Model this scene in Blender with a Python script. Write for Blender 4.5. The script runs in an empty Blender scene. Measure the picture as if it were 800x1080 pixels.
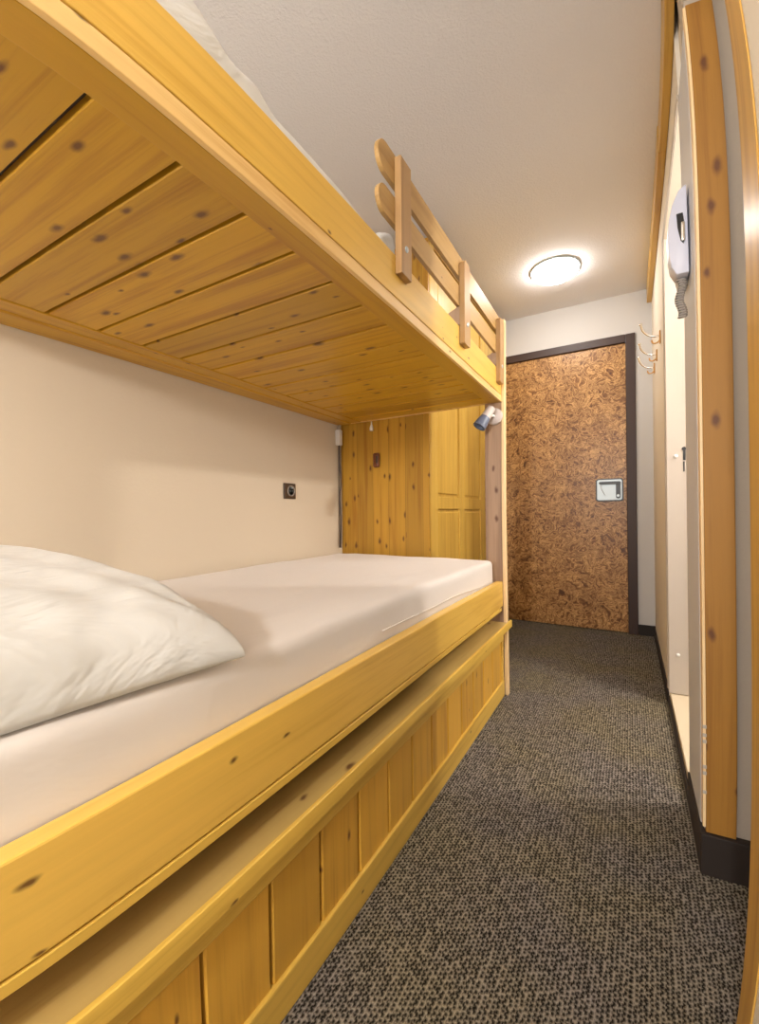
import bpy, bmesh, math, random
from mathutils import Vector, Matrix, noise
random.seed(7)
scn = bpy.context.scene
C = scn.collection
EYE = .86

# ------------------------------------------------------------------ camera
R = [[0.866476903698631, -0.49911050513961647, 0.010318866997407817],
     [0.4991184229558279, 0.8665315286957921, 0.0019772815229126307],
     [-0.009928505573376507, 0.00343706785072328, 0.9999448041475434]]
cd = bpy.data.cameras.new('camera')
cd.type = 'PANO'                       # wide phone lens with its slight barrel bend
cd.panorama_type = 'FISHEYE_LENS_POLYNOMIAL'
cd.sensor_fit = 'HORIZONTAL'
cd.sensor_width = 36.0
cd.sensor_height = 36.0 * 1080 / 800
cd.fisheye_fov = math.radians(170)
cd.fisheye_polynomial_k0 = 0.0
cd.fisheye_polynomial_k1 = -0.050825577796320374
cd.fisheye_polynomial_k2 = 0.00039148606195839363
cd.fisheye_polynomial_k3 = 1.983001201018876e-05
cd.fisheye_polynomial_k4 = -4.465039344115902e-07
cam = bpy.data.objects.new('camera', cd)
C.objects.link(cam)
m = Matrix(((R[0][0], R[0][2], -R[0][1], 0), (R[1][0], R[1][2], -R[1][1], 0), (R[2][0], R[2][2], -R[2][1], EYE), (0, 0, 0, 1)))
cam.matrix_world = m
scn.camera = cam

# ------------------------------------------------------------------ world, lights, exposure
w = bpy.data.worlds.new('world'); scn.world = w; w.use_nodes = True
w.node_tree.nodes['Background'].inputs[0].default_value = (1.0, .97, .93, 1)
w.node_tree.nodes['Background'].inputs[1].default_value = .55
def area(name, loc, target, size, energy, col, sy=None):
    l = bpy.data.lights.new(name, 'AREA'); l.energy = energy; l.color = col; l.size = size
    if sy: l.shape = 'RECTANGLE'; l.size_y = sy
    o = bpy.data.objects.new(name, l); C.objects.link(o); o.location = loc
    o.rotation_euler = (Vector(target) - Vector(loc)).to_track_quat('-Z', 'Y').to_euler()
    return o
area('behind_camera_fill', (-.35, -1.9, 1.25), (-.45, 2.0, 1.1), 1.5, 20, (1, .97, .96), 1.8)  # added soft fill behind the camera, out of frame; no window is built
def point(name, loc, r, energy, col):
    l = bpy.data.lights.new(name, 'POINT'); l.energy = energy; l.color = col; l.shadow_soft_size = r
    o = bpy.data.objects.new(name, l); C.objects.link(o); o.location = loc; return o
point('living_room_lamp', (-.12, -1.45, 1.535), .06, 92, (1, .96, .93))
point('bathroom_light', (1.0, 1.93, 1.94), .04, 54, (1, .92, .84))
point('side_room_fill', (.95, .55, 2.2), .08, 7, (1, .93, .86))  # added point light, out of frame, brightening the side room
vs = scn.view_settings
scn.display_settings.display_device = 'sRGB'
vs.view_transform = 'Standard'; vs.look = 'None'; vs.gamma = 1.0; vs.exposure = .22
vs.use_curve_mapping = False

# ------------------------------------------------------------------ materials
def newmat(name):
    mt = bpy.data.materials.new(name); mt.use_nodes = True
    nt = mt.node_tree; b = nt.nodes['Principled BSDF']
    return mt, nt, b
def N(nt, t, **k):
    n = nt.nodes.new(t)
    for a, v in k.items():
        if a in n.inputs: n.inputs[a].default_value = v
        else: setattr(n, a, v)
    return n
def math_(nt, op, a, b=None, c=None):
    n = nt.nodes.new('ShaderNodeMath'); n.operation = op
    for i, v in enumerate((a, b, c)):
        if v is None: continue
        if hasattr(v, 'links'): nt.links.new(v, n.inputs[i])
        else: n.inputs[i].default_value = v
    return n.outputs[0]
def ramp(nt, src, stops, interp='LINEAR'):
    n = nt.nodes.new('ShaderNodeValToRGB'); r = n.color_ramp; r.interpolation = interp
    while len(r.elements) < len(stops): r.elements.new(.5)
    for e, (p, c) in zip(r.elements, stops):
        e.position = p; e.color = (*c, 1) if len(c) == 3 else c
    nt.links.new(src, n.inputs[0]); return n.outputs[0]
def mix(nt, f, a, b, mode='MIX'):
    n = nt.nodes.new('ShaderNodeMix'); n.data_type = 'RGBA'; n.blend_type = mode
    for k, v in ((0, f), (6, a), (7, b)):
        if hasattr(v, 'links'): nt.links.new(v, n.inputs[k])
        else: n.inputs[k].default_value = v if not isinstance(v, tuple) else (*v, 1)[:4]
    return n.outputs[2]
def plain(name, col, rough=.6, metal=0, bump=0, bscale=200, spec=.5):
    mt, nt, b = newmat(name)
    b.inputs['Base Color'].default_value = (*col, 1); b.inputs['Roughness'].default_value = rough
    b.inputs['Metallic'].default_value = metal; b.inputs['Specular IOR Level'].default_value = spec
    if bump:
        tc = N(nt, 'ShaderNodeTexCoord'); n = N(nt, 'ShaderNodeTexNoise', Scale=bscale, Detail=3)
        nt.links.new(tc.outputs['Object'], n.inputs['Vector'])
        bp = N(nt, 'ShaderNodeBump', Strength=bump, Distance=.002)
        nt.links.new(n.outputs[0], bp.inputs['Height']); nt.links.new(bp.outputs[0], b.inputs['Normal'])
    return mt
def wood(name, grain='y', base=(.80, .46, .12), dark=(.52, .24, .045), board=None, knots=1.0, kd=.45, seed=0, rough=.38, tint=.12, nrm=None, seams=False):
    """pine: streaks along the grain, knots, and a tone of its own for every board; board = (axis, pitch, offset)"""
    mt, nt, b = newmat(name); L = nt.links
    tc = N(nt, 'ShaderNodeTexCoord'); sp = N(nt, 'ShaderNodeSeparateXYZ'); L.new(tc.outputs['Object'], sp.inputs[0])
    ax = dict(x=sp.outputs[0], y=sp.outputs[1], z=sp.outputs[2]); gi = 'xyz'.index(grain)
    shift = float(seed) * 3.7
    if board:
        bi = math_(nt, 'FLOOR', math_(nt, 'DIVIDE', math_(nt, 'SUBTRACT', ax[board[0]], board[2]), board[1]))
        wn = N(nt, 'ShaderNodeTexWhiteNoise', noise_dimensions='1D'); L.new(bi, wn.inputs['W'])
        br = wn.outputs['Value']
        along = math_(nt, 'ADD', ax[grain], math_(nt, 'MULTIPLY', br, 7.0))
    else:
        br = None; along = math_(nt, 'ADD', ax[grain], shift)
    def vec(sg, so, wob=0):
        cm = N(nt, 'ShaderNodeCombineXYZ')
        for i, a in enumerate('xyz'):
            s = math_(nt, 'MULTIPLY', along if a == grain else math_(nt, 'ADD', ax[a], shift * .31), sg if a == grain else so)
            L.new(s, cm.inputs[i])
        return cm.outputs[0]
    n1 = N(nt, 'ShaderNodeTexNoise', Scale=1.0, Detail=5, Roughness=.6, Distortion=.4); L.new(vec(1.3, 34), n1.inputs['Vector'])
    n2 = N(nt, 'ShaderNodeTexNoise', Scale=1.0, Detail=2); L.new(vec(1.2, 6), n2.inputs['Vector'])
    n3 = N(nt, 'ShaderNodeTexNoise', Scale=1.0, Detail=3); L.new(vec(7, 240), n3.inputs['Vector'])
    f = math_(nt, 'ADD', math_(nt, 'MULTIPLY', n1.outputs[0], .6), math_(nt, 'ADD', math_(nt, 'MULTIPLY', n2.outputs[0], .3), math_(nt, 'MULTIPLY', n3.outputs[0], .1)))
    col = ramp(nt, f, [(.38, dark), (.50, base), (.68, tuple(min(1, c * 1.1) for c in base))])
    if br is not None:
        tn = math_(nt, 'ADD', 1 - tint, math_(nt, 'MULTIPLY', br, 2 * tint))
        cc = N(nt, 'ShaderNodeCombineColor')
        for i in range(3): L.new(tn, cc.inputs[i])
        col = mix(nt, 1.0, col, cc.outputs[0], 'MULTIPLY')
        if seams: fr = math_(nt, 'FRACT', math_(nt, 'DIVIDE', math_(nt, 'SUBTRACT', ax[board[0]], board[2]), board[1]))
        if seams: jt = math_(nt, 'LESS_THAN', math_(nt, 'ABSOLUTE', math_(nt, 'SUBTRACT', fr, .5)), .494)
        if seams: col = mix(nt, jt, tuple(c * .35 for c in dark), col)
    if knots:
        vo = N(nt, 'ShaderNodeTexVoronoi', Scale=1.0, Randomness=.9, voronoi_dimensions='2D')
        across = [a for a in 'xyz' if a != grain and a != nrm][0]
        kv = N(nt, 'ShaderNodeCombineXYZ')
        L.new(math_(nt, 'MULTIPLY', along, 8.0), kv.inputs[0]); L.new(math_(nt, 'MULTIPLY', math_(nt, 'ADD', ax[across], shift * .31), 18.0), kv.inputs[1])
        wv = N(nt, 'ShaderNodeTexNoise', Scale=9.0, Detail=1)
        va = nt.nodes.new('ShaderNodeVectorMath'); va.operation = 'MULTIPLY_ADD'
        L.new(wv.outputs['Color'], va.inputs[0]); va.inputs[1].default_value = (.14, .14, .14); L.new(kv.outputs[0], va.inputs[2])
        L.new(vec(4, 4), wv.inputs['Vector']); L.new(va.outputs[0], vo.inputs['Vector'])
        sc = N(nt, 'ShaderNodeSeparateColor'); L.new(vo.outputs['Color'], sc.inputs[0])
        pres = math_(nt, 'LESS_THAN', sc.outputs[0], kd)
        rad = math_(nt, 'ADD', .09 * knots, math_(nt, 'MULTIPLY', sc.outputs[1], .13 * knots))
        d = math_(nt, 'DIVIDE', vo.outputs['Distance'], rad)
        km = math_(nt, 'MULTIPLY', pres, math_(nt, 'SUBTRACT', 1.0, math_(nt, 'SMOOTH_MIN', d, 1.0, .15)))
        km = ramp(nt, km, [(.0, (0, 0, 0)), (.25, (.3, .3, .3)), (.7, (.88, .88, .88))])
        col = mix(nt, km, col, (.10, .028, .008))
    L.new(col, b.inputs['Base Color'])
    b.inputs['Roughness'].default_value = rough
    b.inputs['Coat Weight'].default_value = .15; b.inputs['Coat Roughness'].default_value = .25
    bp = N(nt, 'ShaderNodeBump', Strength=.12, Distance=.001); L.new(f, bp.inputs['Height']); L.new(bp.outputs[0], b.inputs['Normal'])
    return mt

PINE = (.80, .43, .085); PD = (.60, .27, .04)
M = {}
M['beam'] = wood('pine_beam', 'y', (.80, .51, .10), (.68, .39, .058), knots=.55, kd=.16, seed=1, rough=.33, nrm='x')
M['lip'] = wood('pine_lip', 'y', (.88, .60, .24), (.72, .42, .13), knots=.45, kd=.14, seed=2, nrm='x')
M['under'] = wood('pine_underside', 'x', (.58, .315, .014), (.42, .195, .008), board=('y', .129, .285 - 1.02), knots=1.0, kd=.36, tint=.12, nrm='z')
M['frame_y'] = wood('pine_frame', 'y', (.56, .305, .02), (.44, .205, .012), knots=.5, kd=.15, seed=4, nrm='z')
M['lid'] = wood('pine_lid', 'y', (.48, .325, .105), (.35, .22, .06), knots=.7, kd=.12, seed=5, rough=.28, nrm='z')
M['rail_y'] = wood('pine_rail', 'y', (.74, .48, .085), (.58, .34, .05), knots=.4, kd=.12, seed=6, nrm='x')
M['tboards'] = wood('pine_trundle_boards', 'z', (.68, .38, .05), (.52, .26, .03), board=('y', .1345, -.008 - 1.0), knots=.7, kd=.2, tint=.12, nrm='x')
M['side'] = wood('pine_wardrobe_side', 'z', (.52, .28, .028), (.40, .18, .014), board=('x', .105, -1.455 + 1.18), knots=1.1, kd=.42, tint=.13, nrm='y', seams=True)
M['doorwood'] = wood('pine_wardrobe_door', 'z', (.64, .41, .075), (.52, .30, .045), knots=0, seed=8)
M['endboard'] = wood('pine_end_board', 'z', (.44, .285, .18), (.30, .18, .11), knots=.9, kd=.4, seed=9, nrm='y')
M['edge'] = wood('pine_edge_band', 'z', (.90, .66, .36), (.80, .52, .24), knots=0, seed=10)
M['guard'] = wood('guard_ply', 'y', (.50, .31, .11), (.38, .22, .065), knots=.4, kd=.1, seed=11, rough=.45, nrm='x')
M['guardpost'] = wood('guard_post_wood', 'z', (.46, .28, .12), (.34, .19, .07), knots=0, seed=12, rough=.45)
M['postwood'] = wood('jamb_post_wood', 'z', (.36, .165, .022), (.26, .105, .012), knots=1.15, kd=.4, seed=16, rough=.6, nrm='y')
M['jambwood'] = wood('near_jamb_wood', 'z', (.58, .33, .06), (.44, .22, .03), knots=.3, kd=.1, seed=14, rough=.5, nrm='x')
M['cornice'] = wood('cornice_wood', 'y', (.60, .36, .07), (.42, .21, .03), knots=.3, kd=.1, seed=15, nrm='x')
M['wall'] = plain('cream_wall', (.68, .59, .46), .85, bump=.25, bscale=90)
M['wallw'] = plain('white_wall', (.60, .58, .56), .85, bump=.25, bscale=90)
M['wallc'] = plain('light_cream_wall', (.78, .71, .60), .85, bump=.25, bscale=90)
M['ceil'] = plain('ceiling_plaster', (.80, .785, .79), .9, bump=1.2, bscale=130)
M['cream'] = plain('cream_paint', (.52, .455, .385), .5)
M['sill'] = plain('pale_sill', (.66, .56, .40), .4)
M['bluewhite'] = plain('cool_white_paint', (.64, .64, .66), .5)
M['greywall'] = plain('grey_beige_wall', (.50, .43, .35), .85, bump=.3, bscale=80)
M['darkwood'] = plain('dark_brown_paint', (.045, .022, .016), .5)
M['baseb'] = plain('dark_baseboard', (.02, .012, .008), .7)
M['sheet'] = None
M['black'] = plain('black_plastic', (.012, .012, .012), .35)
M['grey'] = plain('grey_plastic', (.42, .42, .45), .4)
M['steel'] = plain('brushed_steel', (.50, .56, .58), .42, metal=.6)
M['chrome'] = plain('chrome', (.8, .76, .7), .18, metal=1)
M['brass'] = plain('brass', (.62, .36, .13), .28, metal=1)
M['phone'] = plain('phone_plastic', (.66, .68, .80), .4)
M['phoneg'] = plain('phone_base_plastic', (.60, .60, .62), .45)
M['cord'] = plain('cord_rubber', (.38, .35, .32), .5)
M['white'] = plain('white_plastic', (.8, .78, .74), .4)
M['lampblue'] = plain('lamp_blue_grey', (.13, .16, .24), .35)
M['lamppink'] = plain('lamp_pale', (.62, .55, .52), .4)
M['brownplast'] = plain('brown_plastic', (.06, .035, .02), .35)
M['greyplast'] = plain('socket_insert', (.30, .27, .24), .4)
M['brownlatch'] = plain('brown_latch', (.16, .05, .02), .35)

def fabric(name, col, st=.35, ds=.012):
    mt, nt, b = newmat(name); L = nt.links
    b.inputs['Base Color'].default_value = (*col, 1); b.inputs['Roughness'].default_value = .8
    b.inputs['Sheen Weight'].default_value = .25
    tc = N(nt, 'ShaderNodeTexCoord')
    n = N(nt, 'ShaderNodeTexNoise', Scale=5, Detail=4, Roughness=.55, Distortion=1.2)
    mp = N(nt, 'ShaderNodeMapping'); mp.inputs['Scale'].default_value = (2.2, .6, 1); mp.inputs['Rotation'].default_value = (0, 0, .5)
    L.new(tc.outputs['Object'], mp.inputs[0]); L.new(mp.outputs[0], n.inputs['Vector'])
    bp = N(nt, 'ShaderNodeBump', Strength=st, Distance=ds); L.new(n.outputs[0], bp.inputs['Height']); L.new(bp.outputs[0], b.inputs['Normal'])
    return mt
M['sheet'] = fabric('fitted_sheet', (.74, .69, .65))
M['pillow'] = fabric('pillow_cotton', (.66, .66, .64), .75, .022)

def carpet():
    mt, nt, b = newmat('loop_carpet'); L = nt.links
    tc = N(nt, 'ShaderNodeTexCoord')
    mp = N(nt, 'ShaderNodeMapping'); mp.inputs['Scale'].default_value = (118, 100, 1); L.new(tc.outputs['Object'], mp.inputs[0])
    sp = N(nt, 'ShaderNodeSeparateXYZ'); L.new(mp.outputs[0], sp.inputs[0])
    # loops stand in columns, every second column set off by half a loop
    half = math_(nt, 'MULTIPLY', math_(nt, 'MODULO', math_(nt, 'FLOOR', math_(nt, 'ABSOLUTE', sp.outputs[0])), 2.0), .5)
    cm = N(nt, 'ShaderNodeCombineXYZ'); L.new(sp.outputs[0], cm.inputs[0]); L.new(math_(nt, 'ADD', sp.outputs[1], half), cm.inputs[1])
    vo = N(nt, 'ShaderNodeTexVoronoi', Scale=1.0, Randomness=.38, voronoi_dimensions='2D'); L.new(cm.outputs[0], vo.inputs['Vector'])
    n1 = N(nt, 'ShaderNodeTexNoise', Scale=420, Detail=3); L.new(tc.outputs['Object'], n1.inputs['Vector'])
    n2 = N(nt, 'ShaderNodeTexNoise', Scale=3.5, Detail=3); L.new(tc.outputs['Object'], n2.inputs['Vector'])
    sc = N(nt, 'ShaderNodeSeparateColor'); L.new(vo.outputs['Color'], sc.inputs[0])
    d = math_(nt, 'ADD', vo.outputs['Distance'], math_(nt, 'MULTIPLY', math_(nt, 'SUBTRACT', n1.outputs[0], .5), .55))
    d = math_(nt, 'ADD', d, math_(nt, 'MULTIPLY', math_(nt, 'SUBTRACT', sc.outputs[0], .6), .22))
    c = ramp(nt, d, [(.10, (.012, .011, .009)), (.26, (.068, .060, .049)), (.42, (.185, .165, .135)), (.66, (.35, .315, .265))])
    t = ramp(nt, n2.outputs[0], [(.38, (.92, .90, .94)), (.62, (1.0, .95, .78))])
    c = mix(nt, 1.0, c, t, 'MULTIPLY')
    L.new(c, b.inputs['Base Color']); b.inputs['Roughness'].default_value = .95; b.inputs['Specular IOR Level'].default_value = .1
    bp = N(nt, 'ShaderNodeBump', Strength=1.0, Distance=.004); L.new(d, bp.inputs['Height']); L.new(bp.outputs[0], b.inputs['Normal'])
    return mt
M['carpet'] = carpet()

def burl():
    mt, nt, b = newmat('burl_door_laminate'); L = nt.links
    tc = N(nt, 'ShaderNodeTexCoord')
    n0 = N(nt, 'ShaderNodeTexNoise', Scale=9, Detail=2); L.new(tc.outputs['Object'], n0.inputs['Vector'])
    va = nt.nodes.new('ShaderNodeVectorMath'); va.operation = 'MULTIPLY_ADD'
    L.new(n0.outputs['Color'], va.inputs[0]); va.inputs[1].default_value = (.16, .16, .16); L.new(tc.outputs['Object'], va.inputs[2])
    n1 = N(nt, 'ShaderNodeTexNoise', Scale=17, Detail=4, Roughness=.6, Distortion=2.2); L.new(va.outputs[0], n1.inputs['Vector'])
    rid = math_(nt, 'ABSOLUTE', math_(nt, 'SUBTRACT', n1.outputs[0], .5))
    n2 = N(nt, 'ShaderNodeTexNoise', Scale=10, Detail=3, Distortion=1.0); L.new(va.outputs[0], n2.inputs['Vector'])
    c = ramp(nt, rid, [(.0, (.80, .50, .22)), (.025, (.52, .29, .11)), (.07, (.36, .18, .058)), (.13, (.22, .095, .03)), (.2, (.11, .04, .014))])
    c2 = ramp(nt, n2.outputs[0], [(.34, (.70, .64, .58)), (.62, (1.0, .98, .92))])
    c = mix(nt, 1.0, c, c2, 'MULTIPLY')
    L.new(c, b.inputs['Base Color']); b.inputs['Roughness'].default_value = .38
    return mt
M['burl'] = burl()
def emis(name, col, s):
    mt, nt, b = newmat(name)
    b.inputs['Base Color'].default_value = (.9, .9, .88, 1)
    b.inputs['Emission Color'].default_value = (*col, 1); b.inputs['Emission Strength'].default_value = s
    return mt
M['glow'] = emis('lamp_glass', (1, .96, .92), 36)

# ------------------------------------------------------------------ mesh helpers
def add_box(bm, x0, x1, y0, y1, z0, z1, bev=.0, seg=2):
    t = bmesh.new(); bmesh.ops.create_cube(t, size=1)
    for v in t.verts:
        v.co = Vector(((x0 + x1) / 2 + v.co.x * abs(x1 - x0), (y0 + y1) / 2 + v.co.y * abs(y1 - y0), (z0 + z1) / 2 + v.co.z * abs(z1 - z0)))
    if bev: bmesh.ops.bevel(t, geom=list(t.edges), offset=bev, segments=seg, affect='EDGES', profile=.5)
    merge(bm, t); return bm
def merge(bm, t):
    me = bpy.data.meshes.new('tmp'); t.to_mesh(me); t.free(); bm.from_mesh(me); bpy.data.meshes.remove(me)
def box(x0, x1, y0, y1, z0, z1, bev=.0, seg=2): return add_box(bmesh.new(), x0, x1, y0, y1, z0, z1, bev, seg)
def add_prism(bm, pts, axis, a, b, bev=0):
    """extrude a 2D outline (other two axes in xyz order) from a to b along axis"""
    t = bmesh.new()
    def P(p, s): return Vector((s, p[0], p[1])) if axis == 'x' else Vector((p[0], s, p[1])) if axis == 'y' else Vector((p[0], p[1], s))
    v0 = [t.verts.new(P(p, a)) for p in pts]; v1 = [t.verts.new(P(p, b)) for p in pts]
    t.faces.new(v0); t.faces.new(v1[::-1]); n = len(pts)
    for i in range(n): t.faces.new((v0[i], v1[i], v1[(i + 1) % n], v0[(i + 1) % n]))
    bmesh.ops.recalc_face_normals(t, faces=t.faces)
    if bev: bmesh.ops.bevel(t, geom=list(t.edges), offset=bev, segments=2, affect='EDGES', profile=.5)
    merge(bm, t); return bm
def add_lathe(bm, prof, loc=(0, 0, 0), d=(0, 0, 1), seg=32):
    """prof: (radius, height) along direction d from loc"""
    q = Vector(d).to_track_quat('Z', 'Y'); L = Vector(loc); t = bmesh.new(); rings = []
    for r, h in prof:
        if r < 1e-6: rings.append([t.verts.new(L + q @ Vector((0, 0, h)))])
        else: rings.append([t.verts.new(L + q @ Vector((r * math.cos(a * 2 * math.pi / seg), r * math.sin(a * 2 * math.pi / seg), h))) for a in range(seg)])
    for A, B in zip(rings, rings[1:]):
        for i in range(seg):
            j = (i + 1) % seg
            if len(A) == 1 and len(B) == 1: continue
            if len(A) == 1: t.faces.new((A[0], B[i], B[j]))
            elif len(B) == 1: t.faces.new((A[i], B[0], A[j]))
            else: t.faces.new((A[i], B[i], B[j], A[j]))
    for rg, fl in ((rings[0], 1), (rings[-1], 0)):
        if len(rg) > 1: t.faces.new(rg if fl else rg[::-1])
    bmesh.ops.recalc_face_normals(t, faces=t.faces)
    merge(bm, t); return bm
def catmull(pts, k=8):
    P = [Vector(p) for p in pts]; P = [P[0] * 2 - P[1]] + P + [P[-1] * 2 - P[-2]]; out = []
    for i in range(1, len(P) - 2):
        a, b, c, d = P[i - 1:i + 3]
        for s in range(k):
            t = s / k
            out.append(.5 * ((2 * b) + (c - a) * t + (2 * a - 5 * b + 4 * c - d) * t * t + (3 * b - a - 3 * c + d) * t ** 3))
    out.append(P[-2]); return out
def add_tube(bm, pts, r, seg=10, smooth=True, k=8):
    P = catmull(pts, k) if smooth and len(pts) > 2 else [Vector(p) for p in pts]
    t = bmesh.new(); rings = []; up = Vector((.13, .27, .95))
    for i, p in enumerate(P):
        tg = (P[min(i + 1, len(P) - 1)] - P[max(i - 1, 0)]).normalized()
        s = tg.cross(up)
        if s.length < 1e-3: s = tg.cross(Vector((1, 0, 0)))
        s.normalize(); u = s.cross(tg).normalized(); up = u
        rr = r(i / (len(P) - 1)) if callable(r) else r
        rings.append([t.verts.new(p + (s * math.cos(a * 2 * math.pi / seg) + u * math.sin(a * 2 * math.pi / seg)) * rr) for a in range(seg)])
    for A, B in zip(rings, rings[1:]):
        for i in range(seg): t.faces.new((A[i], A[(i + 1) % seg], B[(i + 1) % seg], B[i]))
    t.faces.new(rings[0][::-1]); t.faces.new(rings[-1])
    bmesh.ops.recalc_face_normals(t, faces=t.faces)
    merge(bm, t); return bm
def thing(name, label, cat, loc, group=None):
    o = bpy.data.objects.new(name, None); C.objects.link(o); o.location = loc
    o.empty_display_size = .1; o['label'] = label; o['category'] = cat
    if group: o['group'] = group
    return o
def root_loc(p):
    while p.parent: p = p.parent
    return Vector(p.location)
def obj(name, bm, mat, parent=None, smooth=None, label=None, loc=None):
    sh = root_loc(parent) if parent else Vector(loc or (0, 0, 0))
    for v in bm.verts: v.co -= sh
    me = bpy.data.meshes.new(name); bm.to_mesh(me); bm.free(); me.materials.append(mat)
    o = bpy.data.objects.new(name, me); C.objects.link(o)
    if parent: o.parent = parent
    elif loc: o.location = loc
    if smooth:
        for p in me.polygons: p.use_smooth = True
        if smooth != 'all':
            me.set_sharp_from_angle(angle=math.radians(smooth if isinstance(smooth, (int, float)) and smooth is not True else 40))
    if label: o['label'] = label
    return o
def tag(o, label, cat, group=None):
    o['label'] = label; o['category'] = cat
    if group: o['group'] = group
    return o
def struct(name, bm, mat, parent=None, smooth=None):
    o = obj(name, bm, mat, parent, smooth); o['kind'] = 'structure'; return o

# ------------------------------------------------------------------ setting
XL, XR, YB, ZC = -1.465, .147, 3.509, 2.388
struct('floor', box(XL - .1, 1.9, -2.3, YB + .1, -.06, 0), M['carpet'])
struct('ceiling', box(XL - .1, 1.9, -2.3, YB + .1, ZC, ZC + .08), M['ceil'])
struct('wall_left', box(XL - .1, XL, -2.3, YB + .1, 0, ZC), M['wall'])
DX0, DX1, DZ = -.925, .048, 2.10         # rough opening of the entrance door, with its frame
bm = bmesh.new()
add_box(bm, XL, DX0, YB, YB + .1, 0, ZC); add_box(bm, DX1, XR, YB, YB + .1, 0, ZC); add_box(bm, DX0, DX1, YB, YB + .1, DZ, ZC)
struct('wall_back', bm, M['wallw'])
bm = bmesh.new()
BY0, BY1, BZ = 1.545, 2.335, 2.07        # bathroom doorway
add_box(bm, XR, XR + .13, BY1, YB + .1, 0, ZC)
add_box(bm, XR, XR + .13, BY0, BY1, BZ, ZC)
add_box(bm, XR + .012, XR + .13, 1.29, BY0, 0, ZC)
add_box(bm, XR, XR + .12, .80, 1.29, 2.13, ZC)
add_box(bm, XR + .006, XR + .12, -2.3, .803, 0, ZC)
struct('wall_right', bm, M['wallc'])
bm = bmesh.new()
add_box(bm, XR + .13, 1.5, 1.41, 1.48, 0, ZC); add_box(bm, XR + .13, 1.5, 2.42, 2.50, 0, ZC); add_box(bm, 1.45, 1.53, 1.41, 2.5, 0, ZC)
struct('wall_bathroom', bm, M['wallw'])
struct('wall_side', box(XR + .004, 1.8, 1.283, 1.41, 0, ZC), M['greywall'])
struct('wall_side_right', box(1.8, 1.88, -2.3, 1.41, 0, ZC), M['wallw'])
# the grey casing board between bathroom doorway and post
struct('trim_1', box(XR - .002, XR + .012, 1.30, BY0 - .002, .10, BZ, .002), M['bluewhite'])
# far reveal of the bathroom doorway with its strike plates, facing the camera
t = struct('trim_2', box(XR - .003, XR + .16, BY1 - .03, BY1 - .001, .052, BZ, .003), M['cream'])
def sub(name, bm, mat, parent, smooth=None):
    return obj(name, bm, mat, parent, smooth)
yv = BY1 - .03
bm = bmesh.new()
for z0, z1, r in ((1.09, 1.135, .005), (1.04, 1.085, .003)): add_box(bm, .2055, .2055 + 2 * r, yv - .0012, yv + .002, z0 - .01, z1 - .01, .001)
add_lathe(bm, [(0, .003), (.008, .003), (.008, 0)], (.209, yv, 1.13), (0, -1, 0), 16)
sub('strike_slot', bm, M['black'], t)
for z in (1.099, .225):
    sub('cap', add_lathe(bmesh.new(), [(.008, 0), (.008, .003), (.005, .006), (0, .007)], (.179, yv, z), (0, -1, 0), 20), M['white'], t, True)
struct('trim_3', box(XR + .002, XR + .35, BY0 + .002, BY1 - .002, 0, .05, .003), M['sill'])
struct('trim_4', box(XR - .006, XR - .0005, BY0 - .012, BY1 + .012, BZ + .0, BZ + .018, .002), M['cream'])
struct('trim_5', box(XR - .006, XR + .002, BY1 - .004, BY1 + .014, .06, BZ, .002), M['cream'])
# pine post standing at the side-room opening, near jamb
p = struct('trim_6', box(XR + .005, XR + .064, 1.268, 1.2825, .098, 2.105, .002), M['postwood'])
sub('edge_strip', box(XR - .001, XR + .005, 1.268, 1.30, .11, 2.1, .001), M['edge'], p)
bm = bmesh.new()
for z in (.235, .25, .31, .325, .345, .19): add_box(bm, XR - .002, XR + .006, 1.266, 1.2685, z, z + .008, .001)
sub('worn_chip', bm, M['cream'], p)
struct('trim_7', box(XR + .003, XR + .0058, .715, .8035, 0, 2.2, .001), M['jambwood'])
# pine cornice under the ceiling on the right
struct('trim_8', box(XR - .030, XR - .001, 2.03, 3.47, 2.275, ZC - .001, .003), M['cornice'])
struct('trim_9', box(XR - .027, XR - .001, .4, 2.026, 2.272, ZC - .001, .003), M['cornice'])
# baseboards
bm = bmesh.new(); add_box(bm, DX1, XR, YB - .012, YB, 0, .072, .002); struct('baseboard_back', bm, M['baseb'])
bm = bmesh.new(); add_box(bm, XR - .008, XR, BY1 + .002, YB - .012, 0, .062, .002); add_box(bm, XR - .006, XR + .002, BY0, BY1, 0, .03, .001)
add_box(bm, XR - .006, XR + .012, 1.262, BY0 - .002, 0, .098, .002)
struct('baseboard_right', bm, M['baseb'])
struct('baseboard_side', box(XR - .004, 1.8, 1.258, 1.2828, 0, .097, .002), M['baseb'])

# entrance door
d = struct('door_1', box(DX0 + .0575, -.0115, YB - .002, YB + .038, .006, 2.042, .002), M['burl'])
f = bmesh.new()
add_box(f, -.012, DX1 - .001, YB - .018, YB + .06, 0, 2.10, .003); add_box(f, DX0 + .001, DX0 + .058, YB - .018, YB + .06, 0, 2.10, .003)
add_box(f, DX0 + .059, -.013, YB - .018, YB + .06, 2.044, 2.10, .003)
struct('trim_10', f, M['darkwood'])
def rrect(x0, x1, z0, z1, r, n=5):
    pts = []
    for cx, cz, a0 in ((x1 - r, z1 - r, 0), (x0 + r, z1 - r, 90), (x0 + r, z0 + r, 180), (x1 - r, z0 + r, 270)):
        for i in range(n + 1):
            a = math.radians(a0 + 90 * i / n); pts.append((cx + r * math.cos(a), cz + r * math.sin(a)))
    return pts
yd = YB - .002
sub('lock_gasket', add_prism(bmesh.new(), rrect(-.205, -.032, .930, 1.094, .018), 'y', yd - .004, yd), M['black'], d)
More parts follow.
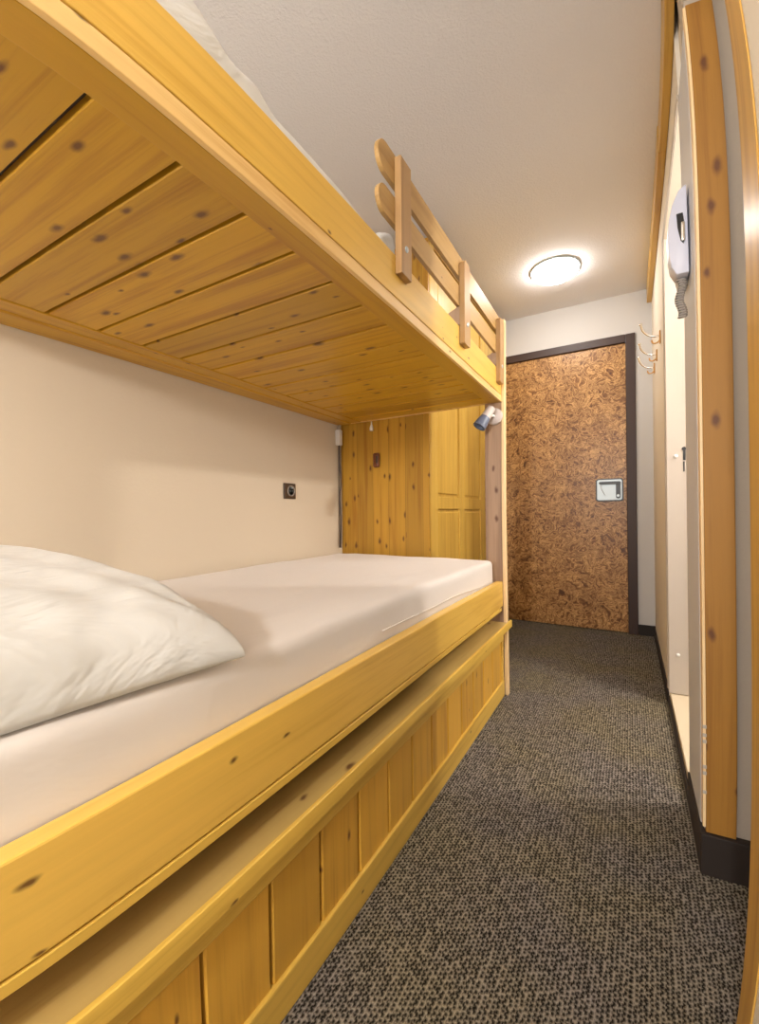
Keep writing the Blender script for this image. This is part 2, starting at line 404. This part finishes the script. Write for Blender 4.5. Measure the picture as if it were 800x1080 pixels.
pl = sub('lock_plate', add_prism(bmesh.new(), rrect(-.196, -.041, .940, 1.085, .012), 'y', yd - .012, yd - .004), M['steel'], d)
bm = bmesh.new()
add_prism(bm, rrect(-.183, -.048, 1.052, 1.070, .008), 'y', yd - .045, yd - .028)
add_prism(bm, rrect(-.078, -.050, .950, 1.070, .012), 'y', yd - .032, yd - .012)
sub('door_handle', bm, M['black'], d, 30)
sub('keyhole', add_lathe(bmesh.new(), [(.009, 0), (.009, .004), (0, .004)], (-.064, yd - .032, .970), (0, -1, 0), 18), M['steel'], d)
bm = bmesh.new(); add_tube(bm, [(-.172, yd - .0125, 1.045), (-.165, yd - .0125, 1.01), (-.145, yd - .0125, .975)], .002, 6)
sub('scratch_guard', bm, M['grey'], d)

# ------------------------------------------------------------------ ceiling lamp
lt = thing('ceiling_lamp', 'round frosted ceiling lamp glowing white above the corridor', 'lamp', (-.39, 2.92, ZC))
obj('rim', add_lathe(bmesh.new(), [(.146, 0), (.147, -.009), (.144, -.011), (.1385, -.011), (.138, 0)], (-.39, 2.92, ZC), (0, 0, 1), 64), M['steel'], lt, 40)
prof = [(.1375, -.004)] + [(.1375 * math.cos(a), -.012 - .052 * math.sin(a)) for a in [i * math.pi / 2 / 10 for i in range(1, 10)]] + [(0, -.064)]
obj('glass_dome', add_lathe(bmesh.new(), prof, (-.39, 2.92, ZC), (0, 0, 1), 64), M['glow'], lt, 60)

# ------------------------------------------------------------------ bunk bed
Y0, Y1 = -.02, 2.058
bed = thing('bunk_bed', 'honey pine bunk bed with boarded underside along the cream wall', 'bed', (-.98, 1.02, 0))
obj('upper_side_rail', box(-.542, -.514, Y0, Y1, 1.4185, 1.525, .002), M['beam'], bed)
obj('beam_joint', box(-.540, -.5185, Y0, Y1, 1.4142, 1.4183), M['darkwood'], bed)
obj('upper_lip', box(-.5225, -.5125, Y0, Y1, 1.3855, 1.414, .0015), M['lip'], bed, label='pale front strip')
obj('underside_frame', box(-.577, -.523, Y0, Y1, 1.386, 1.414, .001), M['frame_y'], bed)
bm = bmesh.new()
n = -2
while .285 + .129 * n < 2.0:
    a = max(Y0, .285 + .129 * n + .0048); b = min(Y1 - .002, .285 + .129 * (n + 1) - .0048)
    add_prism(bm, [(a, 1.390), (a + .0015, 1.3875), (b - .0015, 1.3875), (b, 1.390), (b, 1.402), (a, 1.402)], 'x', -1.302, -.578)
    n += 1
obj('underside_boards', bm, M['under'], bed)
obj('groove_backing', box(-1.31, -.575, Y0, Y1, 1.402, 1.413), M['darkwood'], bed, label='dark strips in the grooves between boards')
bm = box(-1.3665, -1.304, Y0, Y1, 1.384, 1.413, .003); add_box(bm, -1.462, -1.367, Y0, Y1, 1.380, 1.413, .006, 3)
obj('wall_batten', bm, M['frame_y'], bed)
obj('upper_base', box(-1.462, -.543, Y0, Y1, 1.414, 1.43), M['frame_y'], bed)
eb = obj('end_board', box(-.592, -.513, 2.061, 2.084, 0, 1.385, .002), M['endboard'], bed)
obj('end_board_top', box(-1.46, -.513, 2.061, 2.084, 1.387, 1.5245, .002), M['lip'], bed)
obj('edge_band', box(-.5128, -.497, 2.055, 2.086, 0, 1.77, .003), M['edge'], bed, label='pale rounded edge strip')
obj('lower_side_rail', box(-.544, -.514, Y0, Y1 - .002, .4155, .532, .003), M['beam'], bed)
obj('lower_lip', box(-.538, -.513, Y0, Y1 - .03, .398, .413, .0015), M['rail_y'], bed)
obj('lower_base', box(-1.462, -.545, Y0, Y1, .44, .50), M['frame_y'], bed)
obj('lower_wall_rail', box(-1.462, -1.44, Y0, Y1, .38, .44, .002), M['frame_y'], bed)
# guard rail: three outer posts, two slats with rounded ends
gr = obj('guard_rail', box(-.5135, -.4945, .985, 1.045, 1.475, 1.775, .002), M['guardpost'], bed, label='plywood guard rail with two slats')
def post(y0, y1, z0, z1):
    bm = bmesh.new()
    add_prism(bm, [(y0, z0 + .004), (y0 + .004, z0), (y1 - .004, z0), (y1, z0 + .004), (y1, z1 - .012), (y1 - .012, z1), (y0 + .012, z1), (y0, z1 - .012)], 'x', -.4945, -.5135)
    return bm
for y0, z0, z1 in ((1.476, 1.462, 1.757), (1.968, 1.455, 1.745)):
    q = obj('post', post(y0, y0 + .062, z0, z1), M['guardpost'], gr)
for y0 in (1.476, 1.968):
    obj('hook_block', add_prism(bmesh.new(), [(-.60, 1.532), (-.5145, 1.532), (-.5145, 1.598), (-.60, 1.56)], 'y', y0 + .002, y0 + .058), M['endboard'], gr)
def slat(z0, z1, y0, y1, drop=.018):
    h = (z1 - z0) / 2; pts = []
    for i in range(13):
        a = math.radians(90 + 180 * i / 12); pts.append((y0 + h * 1.0 + h * 1.0 * math.cos(a), z0 + h + h * math.sin(a)))
    pts += [(y1, z0 - drop), (y1, z1 - drop)]
    return add_prism(bmesh.new(), pts, 'x', -.5268, -.5145, .001)
obj('slat', slat(1.706, 1.785, .905, 2.05, .016), M['guard'], gr)
obj('slat', slat(1.603, 1.674, .905, 2.05, .016), M['guard'], gr)
for y0, z in ((1.012, 1.545), (1.506, 1.535), (2.0, 1.53)):
    obj('bolt', add_lathe(bmesh.new(), [(.008, 0), (.008, .002), (.005, .004), (0, .0045)], (-.4945, y0, z), (1, 0, 0), 16), M['steel'], gr, True)

# trundle box under the lower bunk
tr = thing('trundle_box', 'long pine storage box with boarded front under the lower bunk', 'storage box', (-.98, 1.0, 0))
TY0, TY1 = -.1, 2.118
obj('lid', box(-1.35, -.497, TY0, 2.052, .318, .340), M['lid'], tr)
obj('lid_nosing', add_prism(bmesh.new(), [(-.4968, .307), (-.4968, .340), (-.4915, .340), (-.4895, .3388), (-.4888, .3365), (-.4888, .309), (-.4905, .307)], 'y', TY0, TY1), M['rail_y'], tr, 25)
obj('lid_batten', box(-.532, -.4975, TY0, 2.05, .306, .3175), M['rail_y'], tr)
obj('upper_rail', box(-.535, -.5125, TY0, 2.05, .258, .3035, .003), M['rail_y'], tr)
bm = bmesh.new(); k = -1
while -.008 + .1345 * k < 2.02:
    a = max(TY0, -.008 + .1345 * k + .003); b = min(2.026, -.008 + .1345 * (k + 1) - .003)
    add_prism(bm, [(-.534, a), (-.5225, a), (-.5195, a + .003), (-.5195, b - .003), (-.5225, b), (-.534, b)], 'z', .0725, .2578)
    k += 1
obj('front_boards', bm, M['tboards'], tr)
obj('groove_backing', box(-.545, -.5342, TY0, 2.026, .073, .2575), M['darkwood'], tr)
obj('bottom_rail', box(-.535, -.5125, TY0, 2.05, .0, .072, .003), M['rail_y'], tr)
obj('end_stile', box(-.5345, -.5145, 2.027, 2.05, .0725, .2578, .001), M['rail_y'], tr)
obj('end_panel', box(-1.333, -.548, 2.03, 2.05, .0, .3175), M['rail_y'], tr)
obj('back_panel', box(-1.35, -1.335, TY0, 2.05, .0, .3175), M['rail_y'], tr)

# ------------------------------------------------------------------ soft things
def soft_box(x0, x1, y0, y1, z0, z1, r, nx, ny, nz, fn=None):
    """rounded slab with a dense top, optional displacement fn(co) -> Vector"""
    bm = bmesh.new(); cx, cy, cz = (x0 + x1) / 2, (y0 + y1) / 2, (z0 + z1) / 2; hx, hy, hz = (x1 - x0) / 2, (y1 - y0) / 2, (z1 - z0) / 2
    grid = {}
    def key(i, j, k): return (i, j, k)
    def V(i, j, k):
        if (i, j, k) not in grid:
            def warp(a, n, h):     # denser near edges
                u = 2 * a / n - 1
                return h * (math.sin(u * math.pi / 2) * .55 + u * .45)
            p = Vector((warp(i, nx, hx), warp(j, ny, hy), warp(k, nz, hz)))
            inner = Vector((max(-hx + r, min(hx - r, p.x)), max(-hy + r, min(hy - r, p.y)), max(-hz + r, min(hz - r, p.z))))
            dd = p - inner
            if dd.length > 1e-9: p = inner + dd.normalized() * r * min(1, max(abs(dd.x), abs(dd.y), abs(dd.z)) / r * 1.0)
            p += Vector((cx, cy, cz))
            if fn: p = fn(p)
            grid[(i, j, k)] = bm.verts.new(p)
        return grid[(i, j, k)]
    for i in range(nx):
        for j in range(ny):
            for k, fl in ((0, 0), (nz, 1)):
                q = [V(i, j, k), V(i + 1, j, k), V(i + 1, j + 1, k), V(i, j + 1, k)]; bm.faces.new(q if fl else q[::-1])
    for i in range(nx):
        for k in range(nz):
            for j, fl in ((0, 1), (ny, 0)):
                q = [V(i, j, k), V(i + 1, j, k), V(i + 1, j, k + 1), V(i, j, k + 1)]; bm.faces.new(q if fl else q[::-1])
    for j in range(ny):
        for k in range(nz):
            for i, fl in ((0, 0), (nx, 1)):
                q = [V(i, j, k), V(i, j + 1, k), V(i, j + 1, k + 1), V(i, j, k + 1)]; bm.faces.new(q if fl else q[::-1])
    return bm
def nz3(p, s, o=0): return noise.noise(Vector((p.x * s + o, p.y * s, p.z * s)))
def low_fn(p):
    q = p.copy(); f = (p.z - .5) / .13
    q.z += .004 * nz3(p, 4) * f + .0025 * nz3(p, 11, 5) * f
    # the sheet is tucked in: its side leans out towards the rail at the bottom
    if p.x > -.75: q.x += .006 * math.sin(p.y * 9) * (1 - f) * 0
    q.x += .003 * nz3(p, 7, 9)
    return q
mt_ = obj('mattress', soft_box(-1.452, -.5475, -.01, 2.03, .5015, .632, .022, 40, 90, 10, low_fn), M['sheet'], None, 'all', loc=(-.98, 1.0, .5))
tag(mt_, 'lower bunk mattress in a white fitted sheet', 'mattress')
bm = bmesh.new(); add_tube(bm, [(-.541, y, .535 + .028 * (1 - abs(y - 1.15) / 1.0) + .004 * math.sin(y * 14)) for y in [.95, 1.25, 1.5, 1.75, 1.98]], .0018, 6)
obj('hem', bm, M['sheet'], mt_, 'all')

def up_fn(p):
    q = p.copy(); f = max(0, (p.z - 1.46) / .08)
    q.z += .004 * nz3(p, 6) * f; return q
um = obj('mattress', soft_box(-1.452, -.5455, -.01, 2.045, 1.4315, 1.5325, .02, 30, 60, 8, up_fn), M['sheet'], None, 'all', loc=(-.98, 1.0, 1.43))
tag(um, 'upper bunk mattress in white sheet, behind the guard rail', 'mattress')
def duv_fn(p):
    q = p.copy(); f = max(0, min(1, (p.z - 1.54) / .06))
    edge = max(0, (p.x + .60) / .05)
    k = [(0, 1.72), (.35, 1.665), (.417, 1.640), (.49, 1.603), (.545, 1.612), (.585, 1.588), (.70, 1.590), (.80, 1.586), (.90, 1.570), (.955, 1.560), (.985, 1.597), (1.03, 1.622), (1.2, 1.60)]
    zt = k[-1][1]
    for (a, za), (b, zb) in zip(k, k[1:]):
        if a <= p.y <= b: zt = za + (zb - za) * (p.y - a) / (b - a); break
    q.z = 1.5385 + (zt - 1.5385) * (p.z - 1.5385) / .06
    q.z += .004 * nz3(p, 9, 3) * f
    return q
dv = obj('duvet', soft_box(-1.40, -.546, .0, 1.06, 1.5385, 1.5985, .02, 24, 90, 8, duv_fn), M['pillow'], None, 'all', loc=(-.98, .5, 1.54))
tag(dv, 'rumpled white duvet lying on the upper mattress', 'duvet')

def make_pillow(cx, cy, z, sx, sy, h, rz, seed, corner=1.0):
    """stuffed cushion: four drawn-out corners, full belly, creases; its underside lies on z"""
    n = 64; bm = bmesh.new(); top = {}; bot = {}
    cr, sr = math.cos(rz), math.sin(rz)
    for i in range(n + 1):
        for j in range(n + 1):
            u, v = math.sin((2 * i / n - 1) * math.pi / 2), math.sin((2 * j / n - 1) * math.pi / 2)
            eu, ev = max(0, 1 - u * u), max(0, 1 - v * v)
            x = u * sx * (1 - .07 * ev * u * u * corner); y = v * sy * (1 - .07 * eu * v * v * corner)
            # corner fold: both coordinates near 1 pull the stuffing away
            hh = (eu ** .5) * (ev ** .5); hh = hh ** .66
            wr = noise.noise(Vector((u * 1.1 + v * 2.3 + seed, v * .9 - u * 1.6, seed))) * .6 + .25 * noise.noise(Vector((u * 2 + v * 6, v * 2 - u * 5 + seed, 3)))
            du, dv_ = 1 - u, 1 - v; rr = math.hypot(du, dv_)
            an = math.atan2(dv_, du)
            ripple = .018 * wr + .009 * math.sin((u * .9 - v * .5) * 15 + 4 * noise.noise(Vector((u * 1.2, v * 1.2, 9)))) * max(0, min(1, (u + .4))) * (.4 + .6 * noise.noise(Vector((u * 2, v * 2, 4)))) + .007 * math.sin(an * 13 + 2.5 * rr) * math.exp(-rr * 1.1) * min(1, rr * 3)
            zt = h * hh + ripple * min(1, hh * 1.6) + .006
            X, Yy = cx + x * cr - y * sr, cy + x * sr + y * cr
            edge = (i in (0, n) or j in (0, n))
            seam = .005 + .007 * min(1, max(eu, ev) * 2)
            zz = z + (seam if edge else max(zt, .006))
            top[i, j] = bm.verts.new((X, Yy, zz))
            bot[i, j] = top[i, j] if edge else bm.verts.new((cx + (X - cx) * .985, cy + (Yy - cy) * .985, z + .002))
    for i in range(n):
        for j in range(n):
            bm.faces.new((top[i, j], top[i + 1, j], top[i + 1, j + 1], top[i, j + 1]))
            q = (bot[i, j], bot[i, j + 1], bot[i + 1, j + 1], bot[i + 1, j])
            if len(set(q)) == 4:
                try: bm.faces.new(q)
                except ValueError: pass
    return bm
pz = .632
pil = obj('pillow', make_pillow(-.875, .155, pz + .003, .345, .335, .185, -.03, 3.3), M['pillow'], None, 'all', loc=(-.86, .17, pz))
tag(pil, 'plump white pillow on the lower mattress', 'pillow')
up2 = obj('pillow', make_pillow(-1.0, 1.66, 1.539, .32, .22, .17, .03, 8.1), M['pillow'], None, 'all', loc=(-1.0, 1.66, 1.542))
tag(up2, 'white pillow on the upper bunk, glimpsed past the guard rail', 'pillow')

# ------------------------------------------------------------------ wardrobe beyond the bunk
wd = thing('wardrobe', 'tall pine wardrobe with knotty side and panelled doors beyond the bunk', 'wardrobe', (-1.18, 2.8, 0))
WX, WZ = -.895, 2.30
obj('side_panel', box(-1.463, WX - .002, 2.088, 2.108, 0, WZ, .001), M['side'], wd)
obj('top_panel', box(-1.463, WX - .002, 2.109, YB - .002, WZ - .02, WZ), M['side'], wd)
obj('front_post', box(WX - .03, WX, 2.1085, 2.168, 0, WZ, .002), M['doorwood'], wd)
obj('far_panel', box(-1.463, WX - .03, YB - .022, YB - .002, 0, WZ - .021), M['side'], wd)
def wdoor(y0, y1):
    f = bmesh.new(); t0, t1 = WX - .022, WX - .002; s = .048
    add_box(f, t0, t1, y0, y0 + s, .07, WZ - .03, .002); add_box(f, t0, t1, y1 - s, y1, .07, WZ - .03, .002)
    for z0, z1 in ((.07, .15), (.882, .952), (WZ - .10, WZ - .03)): add_box(f, t0, t1, y0 + s, y1 - s, z0, z1, .002)
    o = obj('door', f, M['doorwood'], wd)
    g = bmesh.new()
    for z0, z1 in ((.151, .881), (.953, WZ - .101)):
        a, b = y0 + s + .001, y1 - s - .001
        add_box(g, t0 + .002, t0 + .008, a, b, z0, z1)
        add_box(g, t0 + .004, t1 - .004, a + .012, b - .012, z0 + .016, z1 - .016, .006)
    obj('inset_panel', g, M['doorwood'], o)
    return o
for a, b in ((2.171, 2.617), (2.620, 3.06), (3.063, 3.484)): wdoor(a, b)
obj('plinth', box(WX - .03, WX - .012, 2.17, 3.484, 0, .068), M['doorwood'], wd)
# strip joining the wardrobe side to the bunk
obj('board_joint', box(-.93, -.8955, 2.0865, 2.0878, 0, 1.38), M['side'], wd)

# ------------------------------------------------------------------ small fittings by the bed
so = thing('wall_socket', 'small square dark brown power socket on the cream wall', 'socket', (XL, 1.632, .978))
obj('plate', box(XL, XL + .010, 1.590, 1.672, .938, 1.016, .003), M['brownplast'], so)
bm = add_lathe(bmesh.new(), [(.027, 0), (.027, .003), (.022, .003), (.021, .0), (0, 0)], (XL + .010, 1.636, .978), (1, 0, 0), 32)
obj('insert', bm, M['greyplast'], so, 40)
bm = bmesh.new()
for dy in (-.009, .009): add_lathe(bm, [(.003, 0), (.003, .002), (0, .002)], (XL + .010, 1.636 + dy, .978), (1, 0, 0), 10)
add_lathe(bm, [(.0035, 0), (.0035, .010), (0, .011)], (XL + .010, 1.636, .992), (1, 0, 0), 10)
obj('contact', bm, M['steel'], so)

jb = thing('junction_box', 'small white junction box with thin cable in the corner under the upper bunk', 'junction box', (-1.440, 2.05, 1.26))
obj('casing', box(-1.463, -1.432, 2.028, 2.058, 1.262, 1.352, .004), M['white'], jb)
bm = bmesh.new()
add_tube(bm, [(-1.446, 2.046, 1.262), (-1.448, 2.048, 1.15), (-1.443, 2.050, 1.05), (-1.450, 2.049, .95), (-1.446, 2.050, .82), (-1.447, 2.046, .66)], .0045, 8)
add_tube(bm, [(-1.455, 2.05, 1.262), (-1.457, 2.05, 1.0), (-1.456, 2.05, .66)], .003, 8)
obj('cable', bm, M['brownplast'], jb, 'all', label='thin dark cable')
bm = bmesh.new()
for dx in (-.008, 0, .008): add_tube(bm, [(-1.446 + dx, 2.04, 1.352), (-1.446 + dx * 1.2, 2.042, 1.366), (-1.446 + dx * .7, 2.046, 1.379)], .002, 6)
obj('wire', bm, M['cord'], jb, 'all')
cc = obj('cable_clip', add_lathe(bmesh.new(), [(.010, 0), (.011, .014), (.008, .026), (.004, .034), (.003, .052)], (-1.242, 2.075, 1.331), (0, 0, 1), 18), M['white'], None, True, loc=(-1.242, 2.075, 1.331))
tag(cc, 'tiny white cord end hanging at the top of the knotty pine panel', 'cord end')
lc = thing('cord_switch', 'small oval brown switch on the knotty pine panel under the upper bunk', 'switch', (-1.212, 2.088, 1.165))
obj('body', soft_box(-1.232, -1.192, 2.062, 2.0875, 1.122, 1.205, .012, 8, 6, 12), M['brownlatch'], lc, 'all')
obj('rocker', soft_box(-1.208, -1.196, 2.056, 2.063, 1.145, 1.185, .003, 4, 4, 6), M['brownplast'], lc, 'all')

rl = thing('reading_lamp', 'small swivel reading lamp with blue-grey head on the end board', 'lamp', (-.540, 2.06, 1.323))
obj('wall_disc', add_lathe(bmesh.new(), [(.038, 0), (.040, .004), (.038, .014), (.031, .019), (0, .020)], (-.545, 2.061, 1.318), (0, -1, 0), 40), M['lamppink'], rl, 40)
bm = bmesh.new(); add_tube(bm, [(-.545, 2.043, 1.318), (-.548, 2.024, 1.318), (-.553, 2.006, 1.312)], .007, 12)
obj('arm', bm, M['white'], rl, 'all')
dd = Vector((-.046, -.040, -.088)).normalized(); s0 = Vector((-.541, 2.000, 1.350))
obj('lamp_shade', add_lathe(bmesh.new(), [(.012, 0), (.019, .004), (.021, .03), (.023, .058)], s0, dd, 32), M['lamppink'], rl, 40)
obj('lamp_head', add_lathe(bmesh.new(), [(.0235, 0), (.026, .012), (.031, .050), (.031, .054), (.028, .054), (.022, .02), (0, .015)], s0 + dd * .058, dd, 32), M['lampblue'], rl, 40, label='blue-grey flared end')

# ------------------------------------------------------------------ coat hooks
def hook(y, z, label, s=1.0):
    h = thing('coat_hook', label, 'hook', (XR, y, z), 'brass coat hooks by the entrance door')
    obj('backplate', soft_box(XR - .007, XR - .0003, y - .012, y + .012, z - .035, z + .03, .003, 4, 6, 10), M['brass'], h, 'all')
    a = obj('arm', add_tube(bmesh.new(), [(XR - .004, y, z + .005), (XR - .03, y, z + .006), (XR - .055, y, z + .018), (XR - .077, y, z + .044), (XR - .085, y, z + .074)], .0052, 10), M['chrome'], h, 'all')
    obj('knob', add_lathe(bmesh.new(), [(0, -.008), (.006, -.005), (.008, 0), (.006, .005), (0, .008)], (XR - .086, y, z + .078), (0, 0, 1), 14), M['chrome'], a, 'all')
    b = obj('lower_prong', add_tube(bmesh.new(), [(XR - .004, y, z - .018), (XR - .018, y, z - .030), (XR - .034, y, z - .028), (XR - .040, y, z - .012)], .0038, 10), M['brass'], h, 'all')
    return h
hook(2.62, 1.745, 'nearest brass coat hook on the wall by the bathroom doorway, with the largest curved arm')
hook(2.92, 1.745, 'second brass coat hook from the bathroom doorway')
hook(3.18, 1.745, 'farthest brass coat hook, closest to the entrance door')

# ------------------------------------------------------------------ intercom phone
ph = thing('intercom_phone', 'pale grey intercom handset on the wall between bathroom doorway and pine post', 'intercom', (XR, 1.42, 1.47))
X = XR - .003
pts = [(X, 1.475), (X - .018, 1.478), (X - .024, 1.50), (X - .026, 1.59), (X - .024, 1.68), (X - .016, 1.705), (X, 1.71)]
obj('base', add_prism(bmesh.new(), pts, 'y', 1.43, 1.49, .002), M['phoneg'], ph, 40)
pts = [(X - .002, 1.478), (X - .030, 1.478), (X - .041, 1.500), (X - .046, 1.53), (X - .0475, 1.58), (X - .045, 1.625), (X - .037, 1.665), (X - .022, 1.70), (X - .004, 1.712)]
hs = obj('handset', add_prism(bmesh.new(), pts, 'y', 1.372, 1.428, .004), M['phone'], ph, 40)
obj('earpiece_gap', add_prism(bmesh.new(), [(X - .013, 1.555), (X - .020, 1.565), (X - .026, 1.60), (X - .028, 1.635), (X - .014, 1.635), (X - .010, 1.60)], 'y', 1.368, 1.373), M['black'], ph)
obj('call_button', soft_box(X - .019, X - .010, 1.364, 1.369, 1.56, 1.61, .002, 4, 3, 8), M['chrome'], ph, 'all')
pts = []
for i in range(12 * 16):
    a = i * 2 * math.pi / 12; t = i / (12 * 16)
    pts.append((X - .019 + .004 * math.sin(t * 9) + .009 * math.cos(a), 1.40 + .009 * math.sin(a), 1.476 - .105 * t))
obj('coiled_cord', add_tube(bmesh.new(), pts, .0022, 6, smooth=False), M['cord'], ph, 'all')
